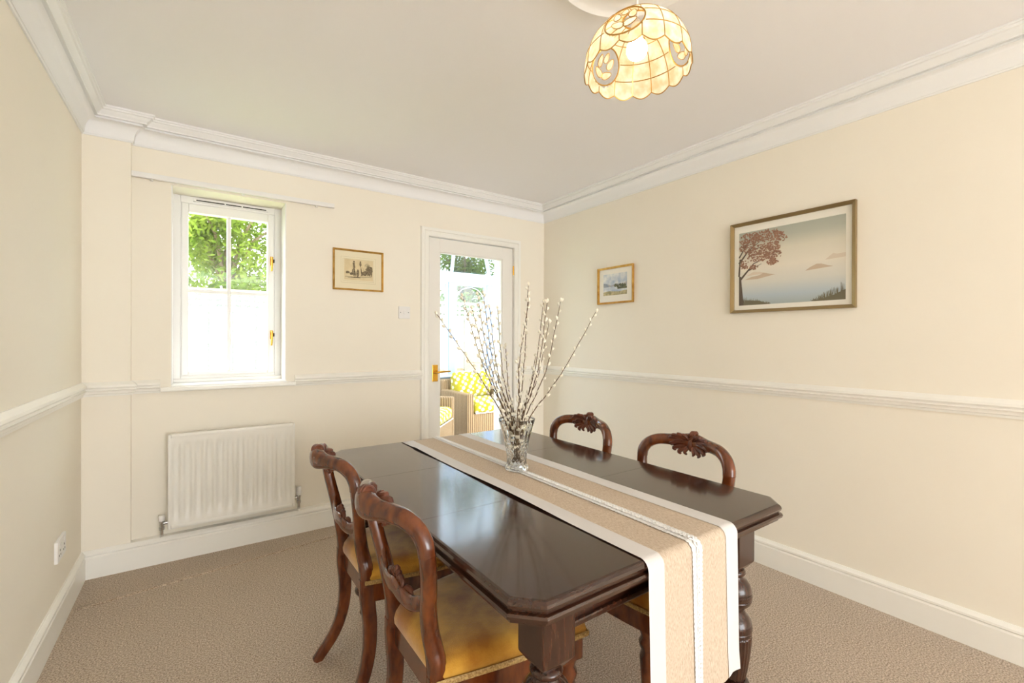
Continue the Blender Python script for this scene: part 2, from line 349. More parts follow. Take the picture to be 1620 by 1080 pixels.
for x, top, zz in ((-.132, .045, .215), (.552, .068, .225)):
    vb = G().lathe([(-.07, .008), (-.035, .008), (-.035, .012), (-.02, .013), (-.018, .010), (.0, .011), (.008, .013), (.016, .011)], 12, (x, yf+.045, zz)).mk('valve_body', CHROME, rd, world=True, smooth=40)
    sx = 1 if x < 0 else -1
    G().tube([(x, yf+.045, zz), (x+sx*.034, yf+.045, zz)], .009, 10).mk('valve_tail', CHROME, vb, world=True, smooth=40)
    G().lathe([(.014, .013), (.03, .015), (top-.006, .015), (top, .011)], 14, (x, yf+.045, zz)).mk('valve_cap', PLAST, vb, world=True, smooth=40)
    G().lathe([(.140, .008), (zz-.06, .008)], 10, (x, yf+.045, 0)).mk('pipe', GLOSS, rd, world=True, smooth=40)
# switch, socket
sw = thing('light_switch', (1.259, YB, 1.367), 'white plastic light switch beside the door', 'light switch')
box('plate', (1.216, 1.302), (YB-.009, YB), (1.367, 1.455), PLAST, sw, bevel=.003); box('rocker', (1.252, 1.266), (YB-.013, YB-.008), (1.400, 1.424), PLAST, sw)
for x in (1.229, 1.289): box('screw', (x-.0025, x+.0025), (YB-.0105, YB-.0085), (1.4085, 1.4135), DARK, sw, bevel=0)
xs = XL+(YP-2.69)*math.tan(R_(-.6976))
sk = thing('wall_socket', (xs, 2.69, .29), 'white double plug socket low on the left wall', 'socket')
box('plate', (xs-.004, xs+.010), (2.612, 2.762), (.285, .373), PLAST, sk, bevel=.003)
for y_ in (2.650, 2.725):
    box('switch_rocker', (xs+.009, xs+.013), (y_-.007, y_+.007), (.345, .361), PLAST, sk)
    for a, b in ((0, .012), (-.011, -.008), (.011, -.008)): box('pin_hole', (xs+.0095, xs+.0105), (y_+a-.003, y_+a+.003), (.318+b-.004, .318+b+.004), DARK, sk, bevel=0)
# ------------------------------------------------------------------ pictures
GOLDF = M('gilt_frame', (190, 140, 62), .35, metal=.75, var=(25, (214, 170, 90)))
SILVF = M('champagne_frame', (158, 136, 96), .35, metal=.7)
MATW = M('mount_card', (246, 240, 226), .9); MATC = M('cream_mount_card', (240, 228, 196), .9)
INK = M('engraving_ink', (92, 78, 58), .9, var=(160, (160, 142, 112))); PAPER = M('aged_paper', (232, 214, 172), .9, var=(20, (222, 202, 158)))
LINE = M('ruled_line', (190, 172, 130), .9)
def pic(name, wall, u0, u1, v0, v1, fw, dep, fm, label):
    """u runs rightwards as seen from the room; returns the thing and uv->world"""
    if wall == 'back': W = lambda u, v, o: (u, YB-o, v); loc = ((u0+u1)/2, YB, v0)
    else: W = lambda u, v, o: (XR-o, -u, v); loc = (XR, -(u0+u1)/2, v0)
    t = thing(name, loc, label, 'picture')
    def bar(poly):
        p = [W(a, b, .001) for a, b in poly]+[W(a, b, dep if i in (0, 3) else dep*.62) for i, (a, b) in enumerate(poly)]
        return p, [(0, 1, 2, 3), (4, 5, 6, 7), (0, 1, 5, 4), (1, 2, 6, 5), (2, 3, 7, 6), (3, 0, 4, 7)]
    o = [(u0, v0), (u1, v0), (u1, v1), (u0, v1)]; i_ = [(u0+fw, v0+fw), (u1-fw, v0+fw), (u1-fw, v1-fw), (u0+fw, v1-fw)]
    for k in range(4):
        a, b = o[k], o[(k+1) % 4]; a2, b2 = i_[k], i_[(k+1) % 4]
        mk('frame_moulding', *bar([a, a2, b2, b]), fm, t, world=True, bevel=.0015)
    return t, W
def flat(name, W, polys, off, mat, parent):
    vs = []; fs = []
    for q_, p in enumerate(polys): n_ = len(vs); vs += [W(a, b, off+q_*1.2e-6) for a, b in p]; fs.append(tuple(range(n_, n_+len(p))))
    return mk(name, vs, fs, mat, parent, world=True, rec=False)
def rect(a, b, c_, d): return [(a, c_), (b, c_), (b, d), (a, d)]
def blob(cx, cy, rx, ry, n=9, j=.3): return [(cx+rx*math.cos(2*PI*i/n)*(1+random.uniform(-j, j)), cy+ry*math.sin(2*PI*i/n)*(1+random.uniform(-j, j))) for i in range(n)]
def stroke(p0, p1, w0, w1=None):
    w1 = w0 if w1 is None else w1; dx, dy = p1[0]-p0[0], p1[1]-p0[1]; L = math.hypot(dx, dy) or 1; nx, ny = -dy/L, dx/L
    return [(p0[0]+nx*w0, p0[1]+ny*w0), (p0[0]-nx*w0, p0[1]-ny*w0), (p1[0]-nx*w1, p1[1]-ny*w1), (p1[0]+nx*w1, p1[1]+ny*w1)]
# engraving of two standing figures
t, W = pic('framed_engraving', 'back', .763, 1.101, 1.547, 1.822, .012, .018, GOLDF, 'small gilt framed engraving of figures beside the window')
flat('mount', W, [rect(.77, 1.094, 1.553, 1.816)], .006, MATC, t)
for e in (.040, .052): flat('mount_line', W, [rect(.775+e, 1.089-e, 1.558+e, 1.5592+e), rect(.775+e, 1.089-e, 1.8112-e, 1.812-e), rect(.775+e, .7758+e, 1.558+e, 1.812-e), rect(1.088-e, 1.089-e, 1.558+e, 1.812-e)], .0066, LINE, t)
pp = flat('print', W, [rect(.836, 1.030, 1.618, 1.758)], .0064, PAPER, t)
ink = [stroke((.842, 1.640), (.93, 1.636), .0015), blob(.858, 1.668, .016, .009), blob(.885, 1.660, .014, .012)]
for fx in (.900, .944):
    ink += [blob(fx, 1.742, .0055, .007), stroke((fx-.002, 1.735), (fx+.004, 1.70), .007, .006), stroke((fx, 1.705), (fx+.006, 1.648), .004, .010), stroke((fx-.008, 1.69), (fx-.012, 1.66), .003)]
ink += [blob(.925, 1.665, .012, .026), blob(1.005, 1.685, .022, .035), blob(.975, 1.668, .022, .016), stroke((.86, 1.632), (1.02, 1.645), .0012), blob(.918, 1.638, .03, .005)]
for i in range(30): x = random.uniform(.96, 1.022); ink.append(stroke((x, 1.65), (x+random.uniform(-.006, .006), 1.65+random.uniform(.01, .06)), .0008))
for i in range(14): x = random.uniform(.965, 1.0); ink.append(stroke((x, random.uniform(1.71, 1.74)), (x+.012, random.uniform(1.71, 1.74)), .0006))
flat('inked_scene', W, ink, .0069, INK, pp)
flat('highlight_dress', W, [stroke((.938, 1.715), (.942, 1.65), .004, .007), stroke((.951, 1.72), (.947, 1.70), .003)], .0073, PAPER, pp)
# watercolour
WCOL = M('watercolour_sky', (176, 190, 206), .9, var=(16, (240, 238, 232), 4)); WLAND = M('watercolour_land', (150, 146, 110), .9, var=(45, (204, 190, 150), 5))
WHILL = M('watercolour_hills', (150, 160, 176), .9, var=(30, (190, 184, 180))); WTREE = M('watercolour_trees', (84, 90, 78), .9, var=(60, (120, 118, 90)))
t, W = pic('framed_watercolour', 'right', -2.494, -2.151, 1.485, 1.757, .014, .020, GOLDF, 'small gilt framed watercolour of a lake near the room corner')
flat('mount', W, [rect(-2.487, -2.158, 1.492, 1.750)], .006, MATW, t)
a0, a1, b0, b1 = -2.440, -2.212, 1.548, 1.706
pp = flat('painting', W, [rect(a0, a1, b0, b1)], .0064, WCOL, t)
flat('distant_hills', W, [[(a0, 1.610), (a1, 1.612), (a1, 1.640), (a1-.05, 1.622), (a1-.10, 1.634), (a1-.15, 1.620), (a0+.03, 1.636), (a0, 1.640)]], .0067, WHILL, pp)
flat('meadow', W, [[(a0, b0), (a1, b0), (a1, 1.578), (a1-.08, 1.572), (a0+.06, 1.580), (a0, 1.574)]], .0068, WLAND, pp)
flat('lakeside_trees', W, [blob(a1-.02-.022*k, 1.612+.004*(k % 3), .014, .012) for k in range(5)]+[rect(a1-.09, a1, 1.590, 1.606)], .0071, WTREE, pp)
# lake print
def ramp_mat(name, stops, axis=2):
    mt = bpy.data.materials.new(name); mt.use_nodes = True; nt = mt.node_tree; b = nt.nodes['Principled BSDF']; b.inputs['Roughness'].default_value = .9; b.inputs['Specular IOR Level'].default_value = .1
    tc = nt.nodes.new('ShaderNodeTexCoord'); sp = nt.nodes.new('ShaderNodeSeparateXYZ'); r = nt.nodes.new('ShaderNodeValToRGB')
    nt.links.new(tc.outputs['Generated'], sp.inputs[0]); nt.links.new(sp.outputs[axis], r.inputs[0]); nt.links.new(r.outputs[0], b.inputs['Base Color'])
    e = r.color_ramp.elements
    while len(e) < len(stops): e.new(.5)
    for q, (p_, col) in zip(e, stops): q.position = p_; q.color = lin(col)
    return mt
PRINT = ramp_mat('misty_lake_print', [(0, (176, 184, 180)), (.12, (190, 200, 204)), (.30, (224, 220, 208)), (.5, (238, 228, 210)), (.72, (226, 218, 198)), (.88, (192, 192, 176)), (1, (180, 182, 168))])
HILLP = M('print_hill', (206, 184, 158), .9); HILLF = M('print_far_hill', (224, 208, 186), .9); TRUNKP = M('print_trunk', (104, 92, 80), .9); LEAFP = M('print_russet_leaves', (146, 108, 88), .9, var=(80, (172, 132, 108))); GRASSP = M('print_grass', (122, 114, 92), .9)
t, W = pic('framed_lake_print', 'right', -1.438, -.832, 1.370, 1.875, .017, .024, SILVF, 'large champagne framed print of a tree by a misty lake')
frame_in = flat('mount', W, [rect(-1.43, -.84, 1.378, 1.867)], .006, MATW, t)
a0, a1, b0, b1 = -1.394, -.876, 1.412, 1.820
UW, VH = a1-a0, b1-b0
pp = flat('printed_sheet', W, [rect(a0, a1, b0, b1)], .0064, PRINT, t)
Q = lambda u, v: (a0+u*UW, b0+v*VH)
for q_ in ([Q(.66, .385), Q(.70, .42), Q(.76, .455), Q(.80, .45), Q(.86, .42), Q(.90, .405)], [Q(.06, .35), Q(.13, .38), Q(.22, .395), Q(.26, .42), Q(.32, .40), Q(.38, .385), Q(.20, .345)]): flat('misty_hill', W, [q_], .0068, HILLP, pp)
for q_ in ([Q(.83, .49), Q(.90, .56), Q(.93, .545), Q(1, .55), Q(1, .50)], [Q(.08, .40), Q(.16, .45), Q(.22, .44), Q(.30, .41)]): flat('far_hill', W, [q_], .0067, HILLF, pp)
tr = [[Q(0, 0), Q(.062, 0), Q(.045, .10), Q(.030, .28), Q(.022, .40), Q(.0, .40)], stroke(Q(.018, .36), Q(.16, .56), .006, .003), stroke(Q(.16, .56), Q(.26, .60), .003, .001), stroke(Q(.10, .47), Q(.24, .545), .003, .001), stroke(Q(.0, .58), Q(.10, .74), .006, .003), stroke(Q(.10, .74), Q(.24, .86), .003, .001), stroke(Q(.10, .74), Q(.30, .78), .003, .001), stroke(Q(.0, .66), Q(.12, .90), .004, .002), stroke(Q(0, .4), Q(0.012, .64), .005, .004)]
flat('tree_trunk', W, tr, .0069, TRUNKP, pp)
lv = []
for cx, cy, rx, ry, n_ in ((.12, .90, .12, .09, 120), (.30, .91, .14, .08, 140), (.42, .86, .07, .07, 60), (.20, .74, .16, .07, 110), (.36, .76, .09, .06, 70), (.22, .64, .13, .06, 90), (.36, .64, .09, .06, 70), (.10, .80, .10, .08, 70), (.06, .56, .05, .06, 40), (.16, .51, .05, .03, 30), (.35, .55, .06, .04, 40)):
    for _ in range(n_):
        a = random.uniform(0, 2*PI); r = random.random()**.5; u, v = cx+rx*r*math.cos(a), cy+ry*r*math.sin(a)
        if .005 < u < .52 and v < .985: lv.append(blob(*Q(u, v), random.uniform(.003, .0065), random.uniform(.003, .0055), 6))
lf = flat('tree_foliage', W, lv, .0072, LEAFP, pp); lf['kind'] = 'stuff'
gr = []
for lo, hi, ht in ((.05, .34, .10), (.72, 1.0, .20)):
    for _ in range(110):
        u = random.uniform(lo, hi-.01); k = (u-lo)/(hi-lo); hgt = ht*(1-k if lo < .5 else k)+.02
        gr.append(stroke(Q(u, .004), Q(min(.995, max(.005, u+random.uniform(-.02, .02))), hgt*random.uniform(.5, 1.1)), .0018, .0004))
gr = gr[:90]+gr[110:200]+[[Q(.05, 0), Q(.33, 0), Q(.22, .05), Q(.07, .07)], [Q(.74, 0), Q(1, 0), Q(1, .12), Q(.9, .06)]]
gg = flat('lakeside_grass', W, gr, .0071, GRASSP, pp); gg['kind'] = 'stuff'
# ------------------------------------------------------------------ dining table
TX0, TY0, TW, TL, ZT, CH = .4874, .6526, .9645, 1.3961, .735, .046
TX1, TY1 = TX0+TW, TY0+TL
tb = thing('dining_table', (TX0+TW/2, TY0+TL/2, 0), 'dark polished mahogany extending table with canted corners', 'table')
layers = [(0, ZT), (.005, ZT-.0015), (.0095, ZT-.006), (.011, ZT-.012), (.009, ZT-.018), (.004, ZT-.021), (.004, ZT-.024), (.012, ZT-.026), (.014, ZT-.031), (.012, ZT-.037), (.004, ZT-.041), (.002, ZT-.048)]
k22 = math.tan(R_(22.5))
def leaf(pts, name):
    vs = []; fs = []; n_ = len(pts)
    for o, z in layers:
        for x, y_, ox, oy in pts: vs.append((x+ox*o, y_+oy*o, z))
    for j in range(len(layers)-1):
        for i in range(n_): fs.append((j*n_+i, j*n_+(i+1) % n_, (j+1)*n_+(i+1) % n_, (j+1)*n_+i))
    fs += [tuple(range(n_)), tuple(range((len(layers)-1)*n_, len(layers)*n_))]
    return mk(name, vs, fs, MAHOG, tb, world=True)
S1, S2, gp = 1.130, 1.570, .0006
leaf([(TX0+CH, TY0, -k22, -1), (TX1-CH, TY0, k22, -1), (TX1, TY0+CH, 1, -k22), (TX1, S1-gp, 1, 0), (TX0, S1-gp, -1, 0), (TX0, TY0+CH, -1, -k22)], 'top_end')
leaf([(TX0, S1+gp, -1, 0), (TX1, S1+gp, 1, 0), (TX1, S2-gp, 1, 0), (TX0, S2-gp, -1, 0)], 'top_leaf')
leaf([(TX0, S2+gp, -1, 0), (TX1, S2+gp, 1, 0), (TX1, TY1-CH, 1, k22), (TX1-CH, TY1, k22, 1), (TX0+CH, TY1, -k22, 1), (TX0, TY1-CH, -1, k22)], 'top_end')
lx0, lx1, ly0, ly1, lw = .568, 1.376, .702, 1.999, .086
box('apron', (lx0+lw, lx1-lw), (ly0+.016, ly0+.040), (.622, .687), MAHOGV, tb); box('apron', (lx0+lw, lx1-lw), (ly1-.040, ly1-.016), (.622, .687), MAHOGV, tb)
box('apron', (lx0+.016, lx0+.040), (ly0+lw, ly1-lw), (.622, .687), MAHOGV, tb); box('apron', (lx1-.040, lx1-.016), (ly0+lw, ly1-lw), (.622, .687), MAHOGV, tb)
box('apron_moulding', (lx0+lw, lx1-lw), (ly0+.006, ly0+.040), (.610, .624), MAHOGV, tb, bevel=.004); box('apron_moulding', (lx0+.006, lx0+.040), (ly0+lw, ly1-lw), (.610, .624), MAHOGV, tb, bevel=.004)
for y_ in (.95, 1.35, 1.75): box('slide_bearer', (lx0+.04, lx1-.04), (y_-.03, y_+.03), (.650, .686), MAHOGV, tb)
prof = [(.535, .026), (.530, .034), (.524, .036), (.518, .033), (.514, .028), (.508, .029), (.502, .037), (.492, .046), (.478, .0515), (.470, .0525), (.468, .0505), (.464, .0505), (.462, .053), (.454, .053), (.452, .051), (.448, .051), (.446, .0525), (.436, .049), (.426, .040), (.420, .031), (.412, .029), (.408, .034), (.402, .036), (.396, .042), (.382, .050), (.366, .0535), (.358, .0535), (.356, .051), (.352, .0525), (.346, .0525)]
reed = [(.344-.0075*i, .0525-.017*(i/18)**1.6) for i in range(19)]
low = [(.206, .036), (.202, .043), (.196, .046), (.188, .046), (.183, .040), (.176, .034), (.168, .037), (.160, .044), (.150, .046), (.140, .043), (.130, .034), (.120, .028), (.095, .025), (.07, .023), (.055, .026), (.05, .024)]
def table_leg(cx, cy):
    q = G(); h2 = lw/2
    def ring(sz, z, ch=.002): return [(cx+a*sz, cy+b*sz, z) for a, b in ((-1, -1), (1, -1), (1, 1), (-1, 1))]
    vs = ring(h2, .688)+ring(h2, .556)+ring(h2*.62, .534); fs = [(0, 1, 2, 3), (8, 9, 10, 11)]+[(j*4+i, j*4+(i+1) % 4, j*4+4+(i+1) % 4, j*4+4+i) for j in (0, 1) for i in range(4)]
    lg = mk('leg', vs, fs, MAHOGV, tb, world=True, bevel=.003)
    G().lathe(prof, 32, (cx, cy, 0)).mk('turned_bulb', MAHOGV, lg, world=True, smooth=50)
    G().lathe(reed, 96, (cx, cy, 0), fn=lambda a, z: -.0028*(1-abs(math.sin(a*12)))**1).mk('reeded_shaft', MAHOGV, lg, world=True, smooth=1)
    G().lathe(low, 32, (cx, cy, 0)).mk('turned_foot', MAHOGV, lg, world=True, smooth=50)
    G().tube([(cx-.011, cy, .021), (cx+.011, cy, .021)], .021, 14).mk('castor_wheel', BRASS, lg, world=True, smooth=40)
    G().lathe([(.034, .012), (.05, .020), (.06, .026)], 14, (cx, cy, 0)).mk('castor_cup', BRASS, lg, world=True, smooth=40)
for cx in (lx0+lw/2, lx1-lw/2):
    for cy in (ly0+lw/2, ly1-lw/2): table_leg(cx, cy)
# ------------------------------------------------------------------ table runner
RX0, RX1 = .803, 1.157
ru = thing('table_runner', ((RX0+RX1)/2, 1.35, ZT), 'beige linen table runner with white borders hanging over the near edge', 'table runner')
edge = TY0-.011
pth = []
def rpath(lift):
    p = []
    for z in [.365+.025*i for i in range(14)]: p.append((edge-.006-lift, z))
    for a in range(0, 91, 15): p.append((edge-.006-lift+(.022+lift)*(1-math.cos(R_(a))), .712+(.0245+lift)*math.sin(R_(a))))
    n_ = 44
    for i in range(1, n_): p.append((edge+.02+(TY1-.005-edge-.02)*i/n_, ZT+.0015+lift))
    for a in range(90, -1, -15): p.append((TY1+.010+lift+.0-(.022+lift)*(1-math.cos(R_(a))) if a < 90 else TY1-.010, .712+(.0245+lift)*math.sin(R_(a))))
    for z in [.69-.03*i for i in range(11)]: p.append((TY1+.012+lift, z))
    return p
def rstrip(name, xa, xb, lift, mat, scallop=0, nx=4):
    P = rpath(lift); vs = []; fs = []; acc = 0
    # resample finely for scalloped trims
    if scallop:
        Q2 = []
        for (y0_, z0_), (y1_, z1_) in zip(P, P[1:]):
            L = math.hypot(y1_-y0_, z1_-z0_); m_ = max(1, int(L/.003))
            Q2 += [(y0_+(y1_-y0_)*i/m_, z0_+(z1_-z0_)*i/m_) for i in range(m_)]
        P = Q2+[P[-1]]
    for k, (y_, z_) in enumerate(P):
        if k: acc += math.hypot(y_-P[k-1][0], z_-P[k-1][1])
        sc = scallop*abs(math.sin(acc*PI/.011)) if scallop else 0
        hang = max(0, .70-z_)
        for i in range(nx+1):
            t_ = i/nx; x = (xa-sc)+(xb-xa+2*sc)*t_
            u = (x-RX0)/(RX1-RX0)
            wv = .010*math.sin(u*9+1)*min(1, hang/.3) if y_ < 1 else 0
            fl_ = .030*max(0, hang-.28)*u*u*4 if y_ < 1 else 0
            up = .0008*math.sin(acc*9+u*5)*(1 if hang == 0 else 0)+(.0022*(1+math.sin(acc*7.5+1.0)) if (hang == 0 and t_*(xb-xa)+xa < RX0+.03 and y_ < 1.9) else 0)
            vs.append((x+fl_, y_-abs(wv), z_+max(0, up)))
    for k in range(len(P)-1):
        for i in range(nx): a = k*(nx+1)+i; fs.append((a, a+1, a+nx+2, a+nx+1))
    return mk(name, vs, fs, mat, ru, world=True, smooth=1)
bw = .054
rstrip('linen_panel', RX0+bw-.004, RX1-bw+.004, 0, LINEN, nx=12)
rstrip('cotton_border', RX0, RX0+bw, .0012, CLOTHW); rstrip('cotton_border', RX1-bw, RX1, .0012, CLOTHW)
mcx = (RX0+RX1)/2
rstrip('lace_trim', mcx-.0175, mcx+.0175, .0022, LACE, scallop=.004, nx=2)
# plaited cord down the middle of the lace
P = rpath(.0036)[2:-14]; Q2 = []
for (y0_, z0_), (y1_, z1_) in zip(P, P[1:]):
    L = math.hypot(y1_-y0_, z1_-z0_); m_ = max(1, int(L/.004)); Q2 += [(y0_+(y1_-y0_)*i/m_, z0_+(z1_-z0_)*i/m_) for i in range(m_)]
g = G()
for ph in (0, PI): g.tube([(mcx+.006*math.sin(i*.004*PI/.010+ph), y_-(.010*abs(math.sin(.5*9+1))*min(1, max(0, .7-z_)/.3) if y_ < 1 else 0), z_+.0012) for i, (y_, z_) in enumerate(Q2)], .0019, 5)
g.mk('lace_plait', LACEW, ru, world=True)
# ------------------------------------------------------------------ vase and willow
VX, VY, VZ = .978, 1.366, ZT+.004
va = thing('crystal_vase', (VX, VY, VZ), 'flared cut crystal vase standing on the table runner', 'vase')
vp = [(0, .040), (.004, .043), (.012, .043), (.020, .0375), (.030, .036), (.045, .0365), (.06, .038), (.075, .0400), (.09, .0425), (.105, .0455), (.120, .0490), (.135, .053), (.150, .0575), (.165, .062), (.178, .0655), (.186, .0670)]
fine = []
for (z_a, r_a), (z_b, r_b) in zip(vp, vp[1:]):
    for i in range(4): fine.append((z_a+(z_b-z_a)*i/4, r_a+(r_b-r_a)*i/4))
fine.append(vp[-1])
def cut(a, z):
    if z < .016: return -.0018*(1 if math.cos(a*16) > 0 else 0)
    if z < .100:
        u = a*16/(2*PI); v_ = (z-.016)/.022; q = max(abs(((u+v_) % 1)-.5), abs(((u-v_) % 1)-.5))*2
        return -.0034*max(0, (q-.66)/.34)
    return -.0030*abs(math.cos(a*8))**4*min(1, (z-.1)/.02)*max(0, min(1, (.176-z)/.02))
outer = G().lathe(fine, 96, cap=False, fn=cut); no = len(fine)
inner = [(.1865, .0650), (.180, .0620), (.150, .0530), (.12, .0450), (.09, .0385), (.06, .0340), (.03, .0315), (.020, .029), (.016, .012)]
n_ = 96; base = len(outer.v)
for z_, r_ in inner:
    for i in range(n_): a = 2*PI*i/n_; outer.v.append((r_*math.cos(a), r_*math.sin(a), z_))
rings = [(no-1)*n_]+[base+j*n_ for j in range(len(inner))]
for a_, b_ in zip(rings, rings[1:]):
    for i in range(n_): outer.f.append((a_+i, a_+(i+1) % n_, b_+(i+1) % n_, b_+i))
outer.f.append(tuple(range(n_))[::-1]); outer.f.append(tuple(range(rings[-1], rings[-1]+n_)))
outer.mk('cut_glass_body', CRYS, va, smooth=35)
cg = G().lathe([(-.0075, .0010), (-.006, .0032), (-.002, .0052), (.002, .0050), (.006, .0030), (.008, .0008)], 8)
catm = None
stems = [  # tip pixel, bow in pixels, depth shift, words
 (690, 495, 6, -.05, 'leaning furthest left'), (731, 466, -8, .08, 'with its tip second from the left'), (746, 486, -6, -.10, 'just right of the long left leaning one'), (755, 464, -9, .02, 'with a dark tip crossing the door glass'),
 (764, 462, -9, .12, 'rising tallest across the door glass'), (774, 484, -7, -.06, 'thick with buds in front of the door'), (787, 486, -6, .06, 'over the right edge of the door glass'), (819, 570, 3, -.10, 'shortest, in the middle of the bunch'),
 (800, 545, -4, .10, 'short, left of the middle'), (836, 449, 2, .03, 'standing upright with the highest tip'), (837, 474, -6, -.08, 'forking just under the highest tip'), (860, 476, 7, .05, 'right of centre with a budded tip'),
 (866, 475, 8, -.04, 'right of centre, paired with a close twin'), (869, 507, 6, .10, 'shorter one right of the centre'), (887, 474, 9, .0, 'second from the right at the tip'), (944, 491, 5, .04, 'leaning furthest right'), (848, 560, 4, .12, 'short and hidden behind the right hand ones')]
for si, (tx, ty, bow, dd_, words) in enumerate(stems):
    dv = 1.683
    tip = ray(tx, ty, dv+dd_); k = max(-1, min(1, (tx-818)/110))
    rim = Vector((VX, VY, VZ+.186))+RT*(.047*k)+Vector((F.x, F.y, 0))*(dd_*.30)
    rim0 = rim
    bot = Vector((VX, VY, VZ+.028))-RT*(.010*k)+Vector((F.x, F.y, 0))*random.uniform(-.012, .012)+RT*random.uniform(-.010, .010)
    mid = (rim+tip)/2+RT*(bow/724*dv)+Vector((0, 0, random.uniform(-.01, .01)))
    pts = spline([bot, rim, rim.lerp(mid, .5)+RT*(bow*.4/724), mid, tip], 7)
    pts = [p+Vector((random.uniform(-1, 1), random.uniform(-1, 1), random.uniform(-1, 1)))*(.0012 if 7 < i < len(pts)-1 else 0) for i, p in enumerate(pts)]
    st = thing('willow_branch', bot, 'pussy willow branch in the crystal vase, '+words, 'branch', 'pussy willow branches in the vase')
    N_ = len(pts)
    G().tube(pts, [.0027-.0015*i/N_ for i in range(N_)], 6).mk('twig', STEM, st, world=True, smooth=1)
    L = sum((b-a).length for a, b in zip(pts, pts[1:])); npos = int(L/.023)
    acc = 0; want = .06; cum = [0]
    for a, b in zip(pts, pts[1:]): cum.append(cum[-1]+(b-a).length)
    q = 0; side = 1
    while want < L:
        while q < N_-2 and cum[q+1] < want: q += 1
        f_ = (want-cum[q])/max(1e-6, cum[q+1]-cum[q]); p = pts[q].lerp(pts[q+1], f_); tdir = (pts[q+1]-pts[q]).normalized()
        side = -side; lat = (RT*side*random.uniform(.5, 1)+Vector((F.x, F.y, 0))*random.uniform(-.8, .8)); lat = (lat-tdir*lat.dot(tdir)).normalized()
        if catm is None:
            o = cg.mk('catkin', CATK, st, smooth=1); catm = o.data
        else:
            o = link(bpy.data.objects.new('catkin', catm)); o.parent = st
        o.location = p+lat*.0052-bot; o.rotation_euler = (tdir+lat*.55).to_track_quat('Z', 'X').to_euler(); sc = random.uniform(.75, 1.15); o.scale = (sc, sc, sc)
        want += random.uniform(.016, .030)
    tipc = link(bpy.data.objects.new('catkin', catm)); tipc.parent = st; tipc.location = pts[-1]-bot; tipc.rotation_euler = (pts[-1]-pts[-2]).to_track_quat('Z', 'X').to_euler()
